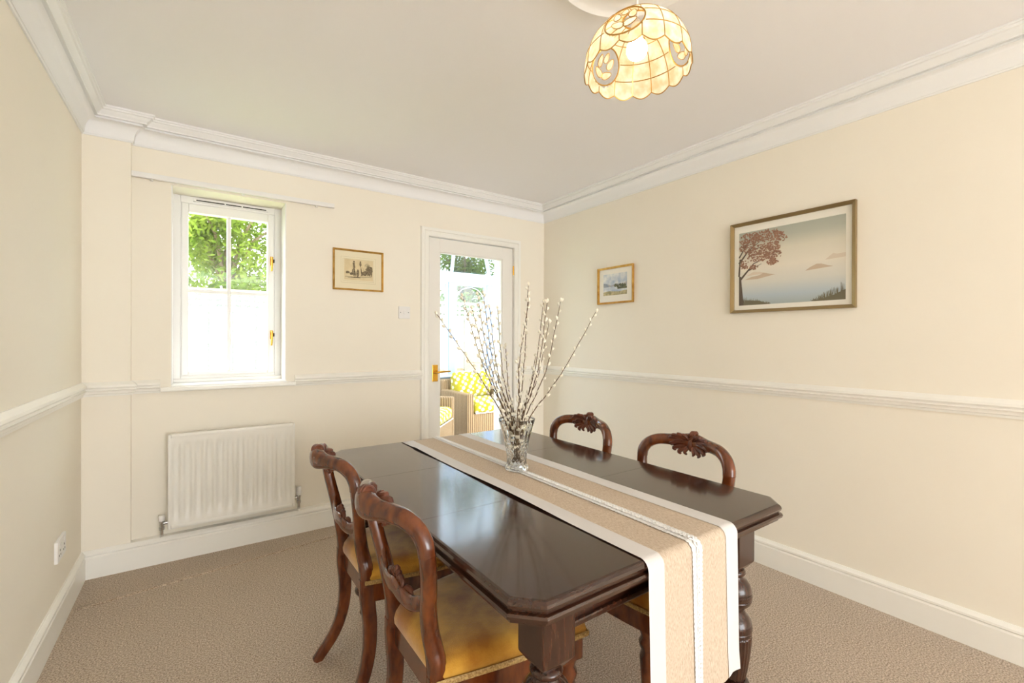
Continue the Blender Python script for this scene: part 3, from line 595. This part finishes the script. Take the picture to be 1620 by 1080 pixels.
# ------------------------------------------------------------------ dining chairs (local: facing +X)
def outline(inset, n=10):
    p = []; f0, r0, xf, xb = .222-inset, .160-inset, .205-inset, -.205+inset
    for i in range(n+1): t_ = -1+2*i/n; p.append((xf+.022*(1-t_*t_), f0*t_))
    for i in range(1, 5): t_ = i/5; p.append((xf+(xb-xf)*t_, f0+(r0-f0)*t_+.010*math.sin(PI*t_)))
    for i in range(0, 5): t_ = i/4; p.append((xb, r0*(1-2*t_)))
    for i in range(1, 5): t_ = 1-i/5; p.append((xf+(xb-xf)*t_, -(f0+(r0-f0)*t_+.010*math.sin(PI*t_))))
    return p
def make_chair(label):
    ch = thing('dining_chair', (0, 0, 0), label, 'chair', 'balloon back dining chairs around the table')
    G().prism(outline(.004), .345, .412).mk('seat_frame', CHAIRW, ch, bevel=.004)
    o = outline(0); n_ = len(o); lv_ = [(1, .412), (1.01, .428), (.985, .448), (.93, .461), (.80, .470), (.6, .475), (.35, .478), (.12, .479)]
    vs = [(x*k_, y_*k_, z_) for k_, z_ in lv_ for x, y_ in o]; fs = [(j*n_+i, j*n_+(i+1) % n_, (j+1)*n_+(i+1) % n_, (j+1)*n_+i) for j in range(len(lv_)-1) for i in range(n_)]+[tuple(range(n_))[::-1], tuple(range((len(lv_)-1)*n_, len(lv_)*n_))]
    mk('seat_cushion', vs, fs, VELVET, ch, smooth=60)
    bo = [q for q in outline(-.006)]
    G().ribbon([(x, y_, .416) for x, y_ in bo[:16]]+[], .0075, .003, axis=(0, 0, 1), n=6).mk('braid_trim', BRAID, ch)
    bb = [bo[0]]+bo[:18:-1]
    G().ribbon([(x, y_, .416) for x, y_ in bb], .0075, .003, axis=(0, 0, 1), n=6).mk('braid_trim', BRAID, ch)
    for sgn in (1, -1):
        up_ = spline([(-.196, .142*sgn, .40), (-.201, .139*sgn, .46), (-.212, .133*sgn, .520), (-.223, .145*sgn, .585), (-.234, .171*sgn, .650), (-.243, .187*sgn, .700), (-.247, .190*sgn, .736)], 5)
        nu = len(up_)
        G().ribbon(up_, [.024-.006*min(1, i/nu*1.6) for i in range(nu)], [.024 if i < 6 else .020 for i in range(nu)], axis=(1, 0, 0), n=16, p=2.6).mk('upright', CHAIRW, ch, smooth=50)
        lg = spline([(-.196, .142*sgn, .42), (-.197, .144*sgn, .36), (-.190, .150*sgn, .27), (-.196, .158*sgn, .18), (-.224, .167*sgn, .09), (-.286, .177*sgn, 0)], 5); nl = len(lg)
        G().ribbon(lg, [.026-.009*i/nl for i in range(nl)], [.019-.003*i/nl for i in range(nl)], axis=(1, 0, 0), n=16, p=4).mk('leg', CHAIRW, ch, smooth=40)
        G().lathe([(.0, .013), (.02, .016), (.04, .014), (.06, .017), (.12, .021), (.20, .026), (.26, .0295), (.28, .024), (.29, .030), (.305, .032), (.32, .024), (.335, .030), (.36, .031)], 20, (.172, .180*sgn, 0)).mk('leg', CHAIRW, ch, smooth=50)
    cr = [(-.247, .190, .734), (-.251, .1865, .760), (-.261, .170, .787), (-.277, .138, .805), (-.295, .098, .810), (-.313, .050, .809), (-.322, .015, .809)]
    full = spline(cr+[(x, -y_, z_) for x, y_, z_ in cr[::-1]], 6); nc = len(full)
    bmp = [math.exp(-(p_.y/.055)**2) for p_ in full]
    rail = G().ribbon(full, [.0195+.004*q_ for q_ in bmp], [.0215+.014*q_ for q_ in bmp], axis=(1, 0, 0), n=18, p=2.3).mk('crest_rail', CHAIRW, ch, smooth=50)
    g = G()
    for sgn in (1, -1):
        for ey, ez, bend, r0_ in ((.050, .838, .008, 1), (.072, .831, .008, 1), (.084, .820, .006, 1), (.080, .800, .002, 1), (.066, .782, -.004, 1), (.044, .771, -.006, 1), (.028, .838, .006, .9), (.020, .772, -.004, .9), (.060, .812, .004, .7)):
            mid_ = (ey*.55*sgn, .808+(ez-.808)*.45+bend)
            ctr = spline([(-.312, .006*sgn, .802), (-.299, mid_[0], mid_[1]), (-.296+.010*(ey/.08), ey*sgn, ez), (-.300+.010*(ey/.08), (ey-.007)*sgn, ez-.010)], 4); nn = len(ctr)
            g.tube(ctr, [r0_*(.0030+.0055*math.sin(PI*min(1, (i+1)/nn*.95))) for i in range(nn)], 7)
    for i in range(3): g.tube([(-.318+.013*math.cos(a)-.003*i, .006*(i-1)+.004*math.sin(a), .836+.0145*math.sin(a)) for a in [2*PI*k/14 for k in range(14)]], .0050, 7, closed=True)
    g.lathe([(-.022, .004), (-.012, .014), (0, .0165), (.009, .013), (.0145, .003)], 16, (-.320, 0, .836))
    g.lathe([(-.024, .002), (-.012, .008), (0, .010), (.012, .008), (.02, .002)], 12, (-.300, 0, .800))
    g.mk('crest_carving', CARVE, rail, smooth=50, rec=False)
    mr = spline([(-.226, .158, .622), (-.232, .130, .596), (-.240, .085, .578), (-.247, .04, .580), (-.249, 0, .586), (-.247, -.04, .580), (-.240, -.085, .578), (-.232, -.130, .596), (-.226, -.158, .622)], 4); nm = len(mr)
    mrail = G().ribbon(mr, .0085, [.016+.006*math.sin(PI*i/nm)**2 for i in range(nm)], axis=(1, 0, 0), n=12, p=3).mk('mid_rail', CHAIRW, ch, smooth=50)
    g = G()
    for sgn in (1, -1):
        g.tube([(-.244, sgn*.026+.015*math.cos(a), .604+.013*math.sin(a)) for a in [2*PI*k/14 for k in range(14)]], .006, 7, closed=True)
        g.tube(spline([(-.240, sgn*.03, .588), (-.236, sgn*.06, .600), (-.234, sgn*.08, .592)], 4), [.004, .007, .008, .008, .008, .007, .006, .004, .003], 7)
    for k in range(5): g.lathe([(-.012, .002), (-.006, .008), (.004, .009), (.012, .003)], 8, (-.243, -.024+.012*k, .612+.006*(2-abs(k-2))))
    g.mk('mid_rail_carving', CARVE, mrail, smooth=50, rec=False)
    return ch
c1 = make_chair('nearest dining chair with gold velvet seat, on the window side of the table')
c1.location = (.675, 1.128, 0)
c2 = clone(c1); c2.location = (.675, 1.662, 0); c2['label'] = 'gold velvet dining chair on the window side, beyond the nearest one'
c3 = clone(c1); c3.location = (1.307, 1.073, 0); c3.rotation_euler[2] = PI; c3['label'] = 'carved balloon back dining chair by the right wall, nearer one below the large lake print'
c4 = clone(c1); c4.location = (1.307, 1.650, 0); c4.rotation_euler[2] = PI; c4['label'] = 'carved balloon back dining chair by the right wall, nearer to the vase and room corner'
# ------------------------------------------------------------------ ceiling rose and pendant
LX, LY, LZ, LR, LH = 1.097, .917, 2.03, .156, .150
ro_ = G().lathe([(0, .262), (-.012, .262), (-.020, .252), (-.014, .240), (-.008, .232), (-.008, .175), (-.016, .168), (-.020, .158), (-.014, .150), (-.008, .146), (-.008, .09), (-.022, .08), (-.028, .05), (-.032, .035), (-.032, .001)], 64, (LX, LY, ZC)).mk('ceiling_rose', TRIMW, smooth=40)
tag(ro_, 'round moulded white plaster ceiling rose above the lamp', 'ceiling rose')
pd = thing('pendant_lamp', (LX, LY, LZ), 'domed capiz shell pendant lamp with brass leading, lit', 'lamp')
G().tube([(0, 0, ZC-LZ-.03), (0, 0, LH-.01)], .0035, 8).mk('cord', PLAST, pd, smooth=1)
G().lathe([(ZC-LZ-.06, .012), (ZC-LZ-.045, .03), (ZC-LZ-.032, .034)], 20).mk('ceiling_cup', PLAST, pd, smooth=40)
G().lathe([(LH-.075, .016), (LH-.02, .017), (LH-.012, .010), (LH-.004, .008)], 16).mk('lamp_holder', PLAST, pd, smooth=40)
bm_ = bpy.data.materials.new('lit_bulb'); bm_.use_nodes = True; b_ = bm_.node_tree.nodes['Principled BSDF']; b_.inputs['Emission Color'].default_value = (1, .87, .66, 1); b_.inputs['Emission Strength'].default_value = 19
G().lathe([(.026+.062*(1-math.cos(PI*i/14))/2, max(.0012, .031*math.sin(PI*i/14))) for i in range(15)], 20).mk('bulb', bm_, pd, smooth=1)
NC, NR = 16, 4; azc = math.atan2(-LY, -LX)         # azimuth towards the viewer's end of the room
ovs = [(azc+R_(-14), R_(27)), (azc+R_(-132), R_(30)), (azc+R_(108), R_(30))]
def dome(az, t_):
    """t_ = elevation angle 0 rim .. 90 apex"""
    return (LR*math.cos(t_)**.85*math.cos(az), LR*math.cos(t_)**.85*math.sin(az), LH*math.sin(t_))
def inov(az, t_, k=1.0):
    for a0_, t0_ in ovs:
        da = (az-a0_+PI) % (2*PI)-PI
        if (da/(R_(23)*k))**2+((t_-t0_)/(R_(21)*k))**2 < 1: return True
    return False
tl = [R_(0), R_(17), R_(36), R_(56), R_(78)]
came = G()
for r_ in range(NR):
    for k in range(NC):
        sub = 8; vs = []; fs = []
        for j in range(sub+1):
            for i in range(sub+1):
                az = 2*PI*(k+i/sub)/NC; t_ = tl[r_]+(tl[r_+1]-tl[r_])*j/sub
                x, y_, z_ = dome(az, t_)
                if r_ == 0: z_ -= .014*math.sin(PI*i/sub)*(1-j/sub)
                vs.append((x, y_, z_))
        for j in range(sub):
            for i in range(sub):
                if not inov(2*PI*(k+(i+.5)/sub)/NC, tl[r_]+(tl[r_+1]-tl[r_])*(j+.5)/sub): fs.append((j*(sub+1)+i, j*(sub+1)+i+1, (j+1)*(sub+1)+i+1, (j+1)*(sub+1)+i))
        if len(fs) > 4:
            o = mk('shell_pane', vs, fs, CAPIZ, pd, smooth=1)
def run(pts_):
    seg = []
    for p, az, t_ in pts_:
        if inov(az, t_, .97):
            if len(seg) > 2: came.tube(seg, .0016, 5)
            seg = []
        else: seg.append(p)
    if len(seg) > 2: came.tube(seg, .0016, 5)
for k in range(NC): run([(dome(2*PI*k/NC, R_(78)*j/24), 2*PI*k/NC, R_(78)*j/24) for j in range(25)])
for t_ in tl[1:]: run([(dome(2*PI*i/96, t_), 2*PI*i/96, t_) for i in range(97)])
came.tube([(x, y_, z_-.014*abs(math.sin(NC*PI*i/256))) for i in range(256) for x, y_, z_ in [dome(2*PI*i/256, 0)]], .0018, 5, closed=True)
came.tube([dome(a, R_(78)) for a in [2*PI*i/24 for i in range(24)]], .003, 6, closed=True)
for a0_, t0_ in ovs: came.tube([dome(a0_+R_(23)*math.cos(a), t0_+R_(21)*math.sin(a)) for a in [2*PI*i/40 for i in range(40)]], .0022, 6, closed=True)
for a0_, t0_ in ovs:
    for cu, cv, ang, ln_ in ((-.28, -.42, 150, .62), (.30, -.40, 30, .62), (.42, .18, 80, .60), (-.38, .20, 110, .58), (.02, .45, 90, .5)):
        ring = []
        for i in range(14):
            a = 2*PI*i/14; lu, lv2 = ln_*.9*math.cos(a), .30*math.sin(a)*(1-.25*math.cos(a)); ca, sa = math.cos(R_(ang)), math.sin(R_(ang))
            du, dv2 = cu+(lu*ca-lv2*sa)*.62, cv+(lu*sa+lv2*ca)*.62
            L_ = math.hypot(du, dv2); 
            if L_ > .97: du, dv2 = du*.97/L_, dv2*.97/L_
            ring.append(dome(a0_+R_(23)*du, t0_+R_(21)*dv2))
        mk('shell_leaf', ring, [tuple(range(14))], CAPIZ, pd); came.tube(ring, .0012, 5, closed=True)
came.mk('brass_leading', CAME, pd, rec=False)
# ------------------------------------------------------------------ conservatory beyond the door
CX0, CX1, CYF, EZ = 1.20, 4.70, 5.60, 2.075
CW = M('conservatory_white', (196, 206, 220), .4); CBR = M('conservatory_wall_shade_blue', (160, 176, 200), .7); CMUL = M('mullion_shade_blue', (146, 164, 190), .45); TILEF = M('pale_floor', (214, 206, 194), .5)  # frames, mullions and dwarf wall have bluish sky shade painted into their colours
cf = box('floor_conservatory', (CX0, CX1), (YB+.28, CYF+.1), (-.06, -.005), TILEF, bevel=0); tag(cf, 'pale conservatory floor beyond the glazed door', 'floor', kind='structure')
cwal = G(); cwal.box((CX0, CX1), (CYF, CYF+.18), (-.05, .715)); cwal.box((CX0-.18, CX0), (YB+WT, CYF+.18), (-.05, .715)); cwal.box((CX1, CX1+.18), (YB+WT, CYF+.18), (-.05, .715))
cw_ = cwal.mk('wall_conservatory', CBR); tag(cw_, 'low dwarf wall coloured as in blue shade under the conservatory windows', 'wall', kind='structure')
cv_ = thing('window_2', ((CX0+CX1)/2, CYF, .715), 'white conservatory window run with arched tops seen through the door', 'window', kind='structure')
box('sill', (CX0, CX1), (CYF-.05, CYF+.1), (.715, .745), CW, cv_)
posts = [2.916+.61*k for k in range(-2, 3)]
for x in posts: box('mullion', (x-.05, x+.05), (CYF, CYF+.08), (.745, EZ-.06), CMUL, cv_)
box('eaves_beam', (CX0, CX1), (CYF-.02, CYF+.10), (EZ-.07, EZ+.07), CW, cv_)
for xa, xb in zip(posts, posts[1:]):
    frame(G(), xa+.05, xb-.05, .745, EZ-.07, (.03, .03, .04, .035), (CYF+.015, CYF+.065)).mk('sash', CW, cv_, world=True)
    box('pane', (xa+.08, xb-.08), (CYF+.036, CYF+.040), (.785, EZ-.105), CONSG, cv_, bevel=0)
    mxx = (xa+xb)/2
    G().tube([(mxx-.22*math.cos(PI*i/20), CYF+.034, 1.77+.185*math.sin(PI*i/20)) for i in range(21)], .008, 6).mk('arched_bar', CW, cv_, world=True, smooth=1)
sideg = thing('window_3', (CX1, 4.5, .715), 'white side window of the conservatory', 'window', kind='structure')
frame(G(), 0, 0, 0, 0, (0, 0, 0, 0), (0, 0)) if False else None
for xw in (CX0-.09, CX1+.02):
    for y_ in (3.55, 4.25, 4.92, 5.60): box('mullion', (xw, xw+.07), (y_-.04, y_+.04), (.745, EZ), CW, sideg)
    box('side_sill', (xw-.02, xw+.1), (3.47, 5.6), (.715, .745), CW, sideg); box('eaves_beam', (xw-.02, xw+.1), (3.47, 5.58), (EZ-.07, EZ+.07), CW, sideg)
    for ya, yb_ in ((3.59, 4.21), (4.29, 4.88), (4.96, 5.56)): box('pane', (xw+.03, xw+.034), (ya, yb_), (.745, EZ-.07), CONSG, sideg, bevel=0)
rf = thing('roof_conservatory', (2.6, 4.2, EZ), 'glazed conservatory roof with white rafters', 'roof', kind='structure')
APX = Vector((2.40, 4.30, 3.30)); HB = Vector((2.40, YB+WT, 3.30))
eave = [Vector((x, CYF+.02, EZ+.06)) for x in [CX0]+posts+[CX1]]
for p in eave: G().ribbon([p, APX], .032, .022, axis=(0, 0, 1), n=8, p=6).mk('rafter', CW, rf, world=True)
for a, b in zip(eave, eave[1:]): mk('roof_pane', [a, b, APX], [(0, 1, 2)], ROOFG, rf, world=True)
for xw in (CX0, CX1):
    ee = [Vector((xw, y_, EZ+.06)) for y_ in (YB+WT+.02, 4.15, 4.85, CYF)]; rr_ = [Vector((2.40, y_, 3.30)) for y_ in (YB+WT+.02, 3.85, 4.30, 4.30)]
    for a, b in zip(ee, rr_): G().ribbon([a, b], .032, .022, axis=(0, 0, 1), n=8, p=6).mk('rafter', CW, rf, world=True)
    for i in range(3): mk('roof_pane', [ee[i], ee[i+1], rr_[i+1], rr_[i]], [(0, 1, 2, 3)], ROOFG, rf, world=True)
G().ribbon([APX, HB], .05, .04, axis=(0, 0, 1), n=8, p=6).mk('ridge', CW, rf, world=True)
# wicker armchairs
def pattern(name, base, dot, sc):
    mt = M(name, base, .9, spec=.1); nt = mt.node_tree; b = nt.nodes['Principled BSDF']
    tc = nt.nodes.new('ShaderNodeTexCoord'); v_ = nt.nodes.new('ShaderNodeTexVoronoi'); v_.inputs['Scale'].default_value = sc; v_.inputs['Randomness'].default_value = 0
    mp = nt.nodes.new('ShaderNodeMapping'); mp.inputs['Rotation'].default_value = (R_(45), R_(45), R_(45)); nt.links.new(tc.outputs['Object'], mp.inputs[0]); nt.links.new(mp.outputs[0], v_.inputs['Vector'])
    r = nt.nodes.new('ShaderNodeValToRGB'); r.color_ramp.elements[0].position = .40; r.color_ramp.elements[1].position = .48; r.color_ramp.elements[0].color = lin(dot); r.color_ramp.elements[1].color = lin(base)
    nt.links.new(v_.outputs['Distance'], r.inputs[0]); nt.links.new(r.outputs[0], b.inputs['Base Color']); return mt
CUSH = pattern('yellow_spotted_fabric', (160, 148, 34), (206, 202, 180), 17)
def wicker():
    mt = M('woven_wicker', (196, 164, 124), .8, spec=.2); nt = mt.node_tree; b = nt.nodes['Principled BSDF']; tc = nt.nodes.new('ShaderNodeTexCoord')
    mp = nt.nodes.new('ShaderNodeMapping'); mp.inputs['Rotation'].default_value = (0, 0, R_(45)); nt.links.new(tc.outputs['Object'], mp.inputs[0])
    w1 = nt.nodes.new('ShaderNodeTexWave'); w1.inputs['Scale'].default_value = 16; w1.inputs['Distortion'].default_value = .4; nt.links.new(mp.outputs[0], w1.inputs['Vector'])
    r = nt.nodes.new('ShaderNodeValToRGB'); r.color_ramp.elements[0].color = lin((110, 84, 56)); r.color_ramp.elements[1].color = lin((164, 136, 102)); nt.links.new(w1.outputs['Fac'], r.inputs[0]); nt.links.new(r.outputs[0], b.inputs['Base Color'])
    bp = nt.nodes.new('ShaderNodeBump'); bp.inputs['Strength'].default_value = .6; bp.inputs['Distance'].default_value = .01; nt.links.new(w1.outputs['Fac'], bp.inputs['Height']); nt.links.new(bp.outputs[0], b.inputs['Normal']); return mt
WICK = wicker()
def soft(name, x, y_, z_, mat, parent, puff=.05, bev=.04):
    o = G().box(x, y_, z_).mk(name, mat, parent, bevel=0)
    bm = bmesh.new(); bm.from_mesh(o.data); bmesh.ops.bevel(bm, geom=list(bm.edges), offset=bev, segments=4, affect='EDGES', profile=.5, clamp_overlap=True); bm.to_mesh(o.data); bm.free()
    for p in o.data.polygons: p.use_smooth = True
    return o
def armchair(label):
    a = thing('wicker_armchair', (0, 0, 0), label, 'armchair', 'wicker armchairs in the conservatory')   # local: faces -Y, width along X
    soft('seat_base', (-.30, .30), (-.36, .34), (.03, .33), WICK, a, bev=.012)
    for sx in (-1, 1): soft('arm', sorted((sx*.29, sx*.385)), (-.37, .36), (.02, .575), WICK, a, bev=.022)
    soft('back_panel', (-.385, .385), (.30, .40), (.02, .70), WICK, a, bev=.025)
    for sx in (-1, 1):
        for y_ in (-.32, .34): G().lathe([(0, .02), (.04, .022)], 10, (sx*.34, y_, -.005)).mk('foot', WICK, a)
    cs_ = soft('seat_cushion', (-.285, .285), (-.375, .28), (.33, .475), CUSH, a, bev=.05); G().tube([(-.27, -.378, .340), (.27, -.378, .340)], .006, 6).mk('piping', PLAST, cs_)
    soft('back_cushion', (-.285, .285), (.13, .30), (.46, .80), CUSH, a, bev=.07)
    return a
a1_ = armchair('wicker armchair with yellow spotted cushions facing the glazed door'); a1_.location = (3.045, 5.09, 0)
a2_ = clone(a1_); a2_.location = (1.93, 4.62, 0); a2_.rotation_euler[2] = R_(48); a2_['label'] = 'wicker armchair mostly hidden behind the door stile, seen by its arm and seat'
# ------------------------------------------------------------------ garden
LAWN = M('lawn', (150, 170, 96), .95, var=(8, (176, 186, 120))); FENCE = M('pale_fence_timber', (236, 214, 180), .8, var=(3, (244, 226, 198)), stretch=(8, 8, 1)); FBARK = M('tree_bark', (110, 90, 70), .9, var=(12, (140, 120, 96)))
gd = box('ground', (-12, 14), (YB+WT, 16), (-.25, -.08), LAWN, bevel=0); tag(gd, 'garden lawn outside', 'ground', kind='structure')
FY = 6.5
fe = thing('garden_fence', (2.5, FY, -.1), 'tall pale timber fence with square trellis top', 'fence')
bw2 = .246; nb = 26; fx = -1.3
bd = box('board', (fx, fx+bw2-.022), (FY, FY+.02), (-.1, 1.555), FENCE, fe, bevel=0)
for i in range(1, nb): q = link(bd.copy()); q.location.x += bw2*i
fx1 = fx+bw2*nb
box('capping_rail', (fx, fx1), (FY-.02, FY+.04), (1.555, 1.60), FENCE, fe); box('top_rail', (fx, fx1), (FY-.015, FY+.035), (1.785, 1.82), FENCE, fe)
box('back_rail', (fx, fx1), (FY+.02, FY+.05), (1.2, 1.28), FENCE, fe); box('back_rail', (fx, fx1), (FY+.02, FY+.05), (.3, .38), FENCE, fe)
for z in (1.655, 1.72): box('trellis_slat', (fx, fx1), (FY+.002, FY+.012), (z-.014, z+.014), FENCE, fe, bevel=0)
ts = box('trellis_slat', (fx, fx+.030), (FY-.008, FY+.002), (1.60, 1.785), FENCE, fe, bevel=0)
for i in range(1, 64): q = link(ts.copy()); q.location.x += .1*i
pl = thing('garden_planter', (3.72, 6.18, -.08), 'stacked golden timber planter in the garden beyond the armchair', 'planter')
PLK = M('golden_planks', (222, 176, 104), .8, var=(6, (236, 198, 132)))
for i in range(6): ins = .03*i; box('plank', (3.42+ins, 4.02), (6.0+ins*.3, 6.36), (.02+.17*i, .18+.17*i), PLK, pl, bevel=.006)
LEAFS = [translucent('leaves_light', (84, 112, 28), (140, 158, 62), .45, 3), translucent('leaves_mid', (66, 94, 32), (110, 132, 56), .45, 3)]
def tree(cx, cy, cz_, rx, ry, rz, n_, mat, label, sz=.07):
    t = thing('tree', (cx, cy, -.1), label, 'tree', 'trees behind the fence')
    G().tube([(cx, cy, -.1), (cx+.05, cy, cz_*.5), (cx, cy, cz_)], [.11, .09, .05], 8).mk('trunk', FBARK, t, world=True, smooth=1)
    for k in range(6):
        a = 2*PI*k/6; G().tube([(cx, cy, cz_*.7), (cx+rx*.4*math.cos(a), cy+ry*.4*math.sin(a), cz_), (cx+rx*.8*math.cos(a), cy+ry*.8*math.sin(a), cz_+rz*.3)], [.04, .025, .01], 6).mk('branch', FBARK, t, world=True, smooth=1)
    vs = []; fs = []
    cl = [(random.gauss(0, .45), random.gauss(0, .45), random.gauss(0, .45)) for _ in range(26)]
    for i in range(n_):
        q = random.choice(cl); p = Vector((cx+rx*(q[0]+random.gauss(0, .17)), cy+ry*(q[1]+random.gauss(0, .17)), cz_+rz*(q[2]+random.gauss(0, .17))))
        a = Vector((random.gauss(0, 1), random.gauss(0, 1), random.gauss(0, 1))).normalized(); b = a.orthogonal().normalized()*sz*.45*random.uniform(.6, 1.2); a = a*sz*random.uniform(.6, 1.2)
        k = len(vs); vs += [p-a, p+b, p+a, p-b]; fs.append((k, k+1, k+2, k+3))
    o = mk('foliage', vs, fs, mat, t, world=True, rec=False); o['kind'] = 'stuff'
tree(.45, 8.2, 2.75, .85, .75, 1.05, 8000, LEAFS[0], 'light green leafy tree behind the fence, seen through the window', .055)
tree(2.60, 8.7, 2.6, .80, .75, 1.05, 4000, LEAFS[1], 'mid green tree behind the fence between the window and door views', .06)
tree(4.65, 8.3, 2.75, .88, .75, 1.1, 8000, LEAFS[0], 'light green tree above the fence, seen through the glazed door', .055)
tree(6.9, 8.8, 3.0, .9, .8, 1.3, 4000, LEAFS[1], 'mid green tree rising furthest right beyond the conservatory', .06)
hg = thing('hedge', (1.9, 7.0, -.1), 'dense mid green hedge growing along the back of the fence', 'hedge')
vs = []; fs = []
for i in range(9000):
    p = Vector((random.uniform(-1.3, 5.1), random.uniform(6.72, 7.25), random.uniform(.6, 2.0)+random.gauss(0, .10)))
    a = Vector((random.gauss(0, 1), random.gauss(0, 1), random.gauss(0, 1))).normalized(); b = a.orthogonal().normalized()*.028; a = a*.055
    k = len(vs); vs += [p-a, p+b, p+a, p-b]; fs.append((k, k+1, k+2, k+3))
o = mk('foliage', vs, fs, LEAFS[1], hg, world=True, rec=False); o['kind'] = 'stuff'
for i in range(12): x = -1.1+i*.53; G().tube([(x, 7.0, -.1), (x+.03, 6.98, .8), (x-.04, 7.02, 1.7)], [.03, .022, .01], 6).mk('stem', FBARK, hg, world=True, smooth=1)
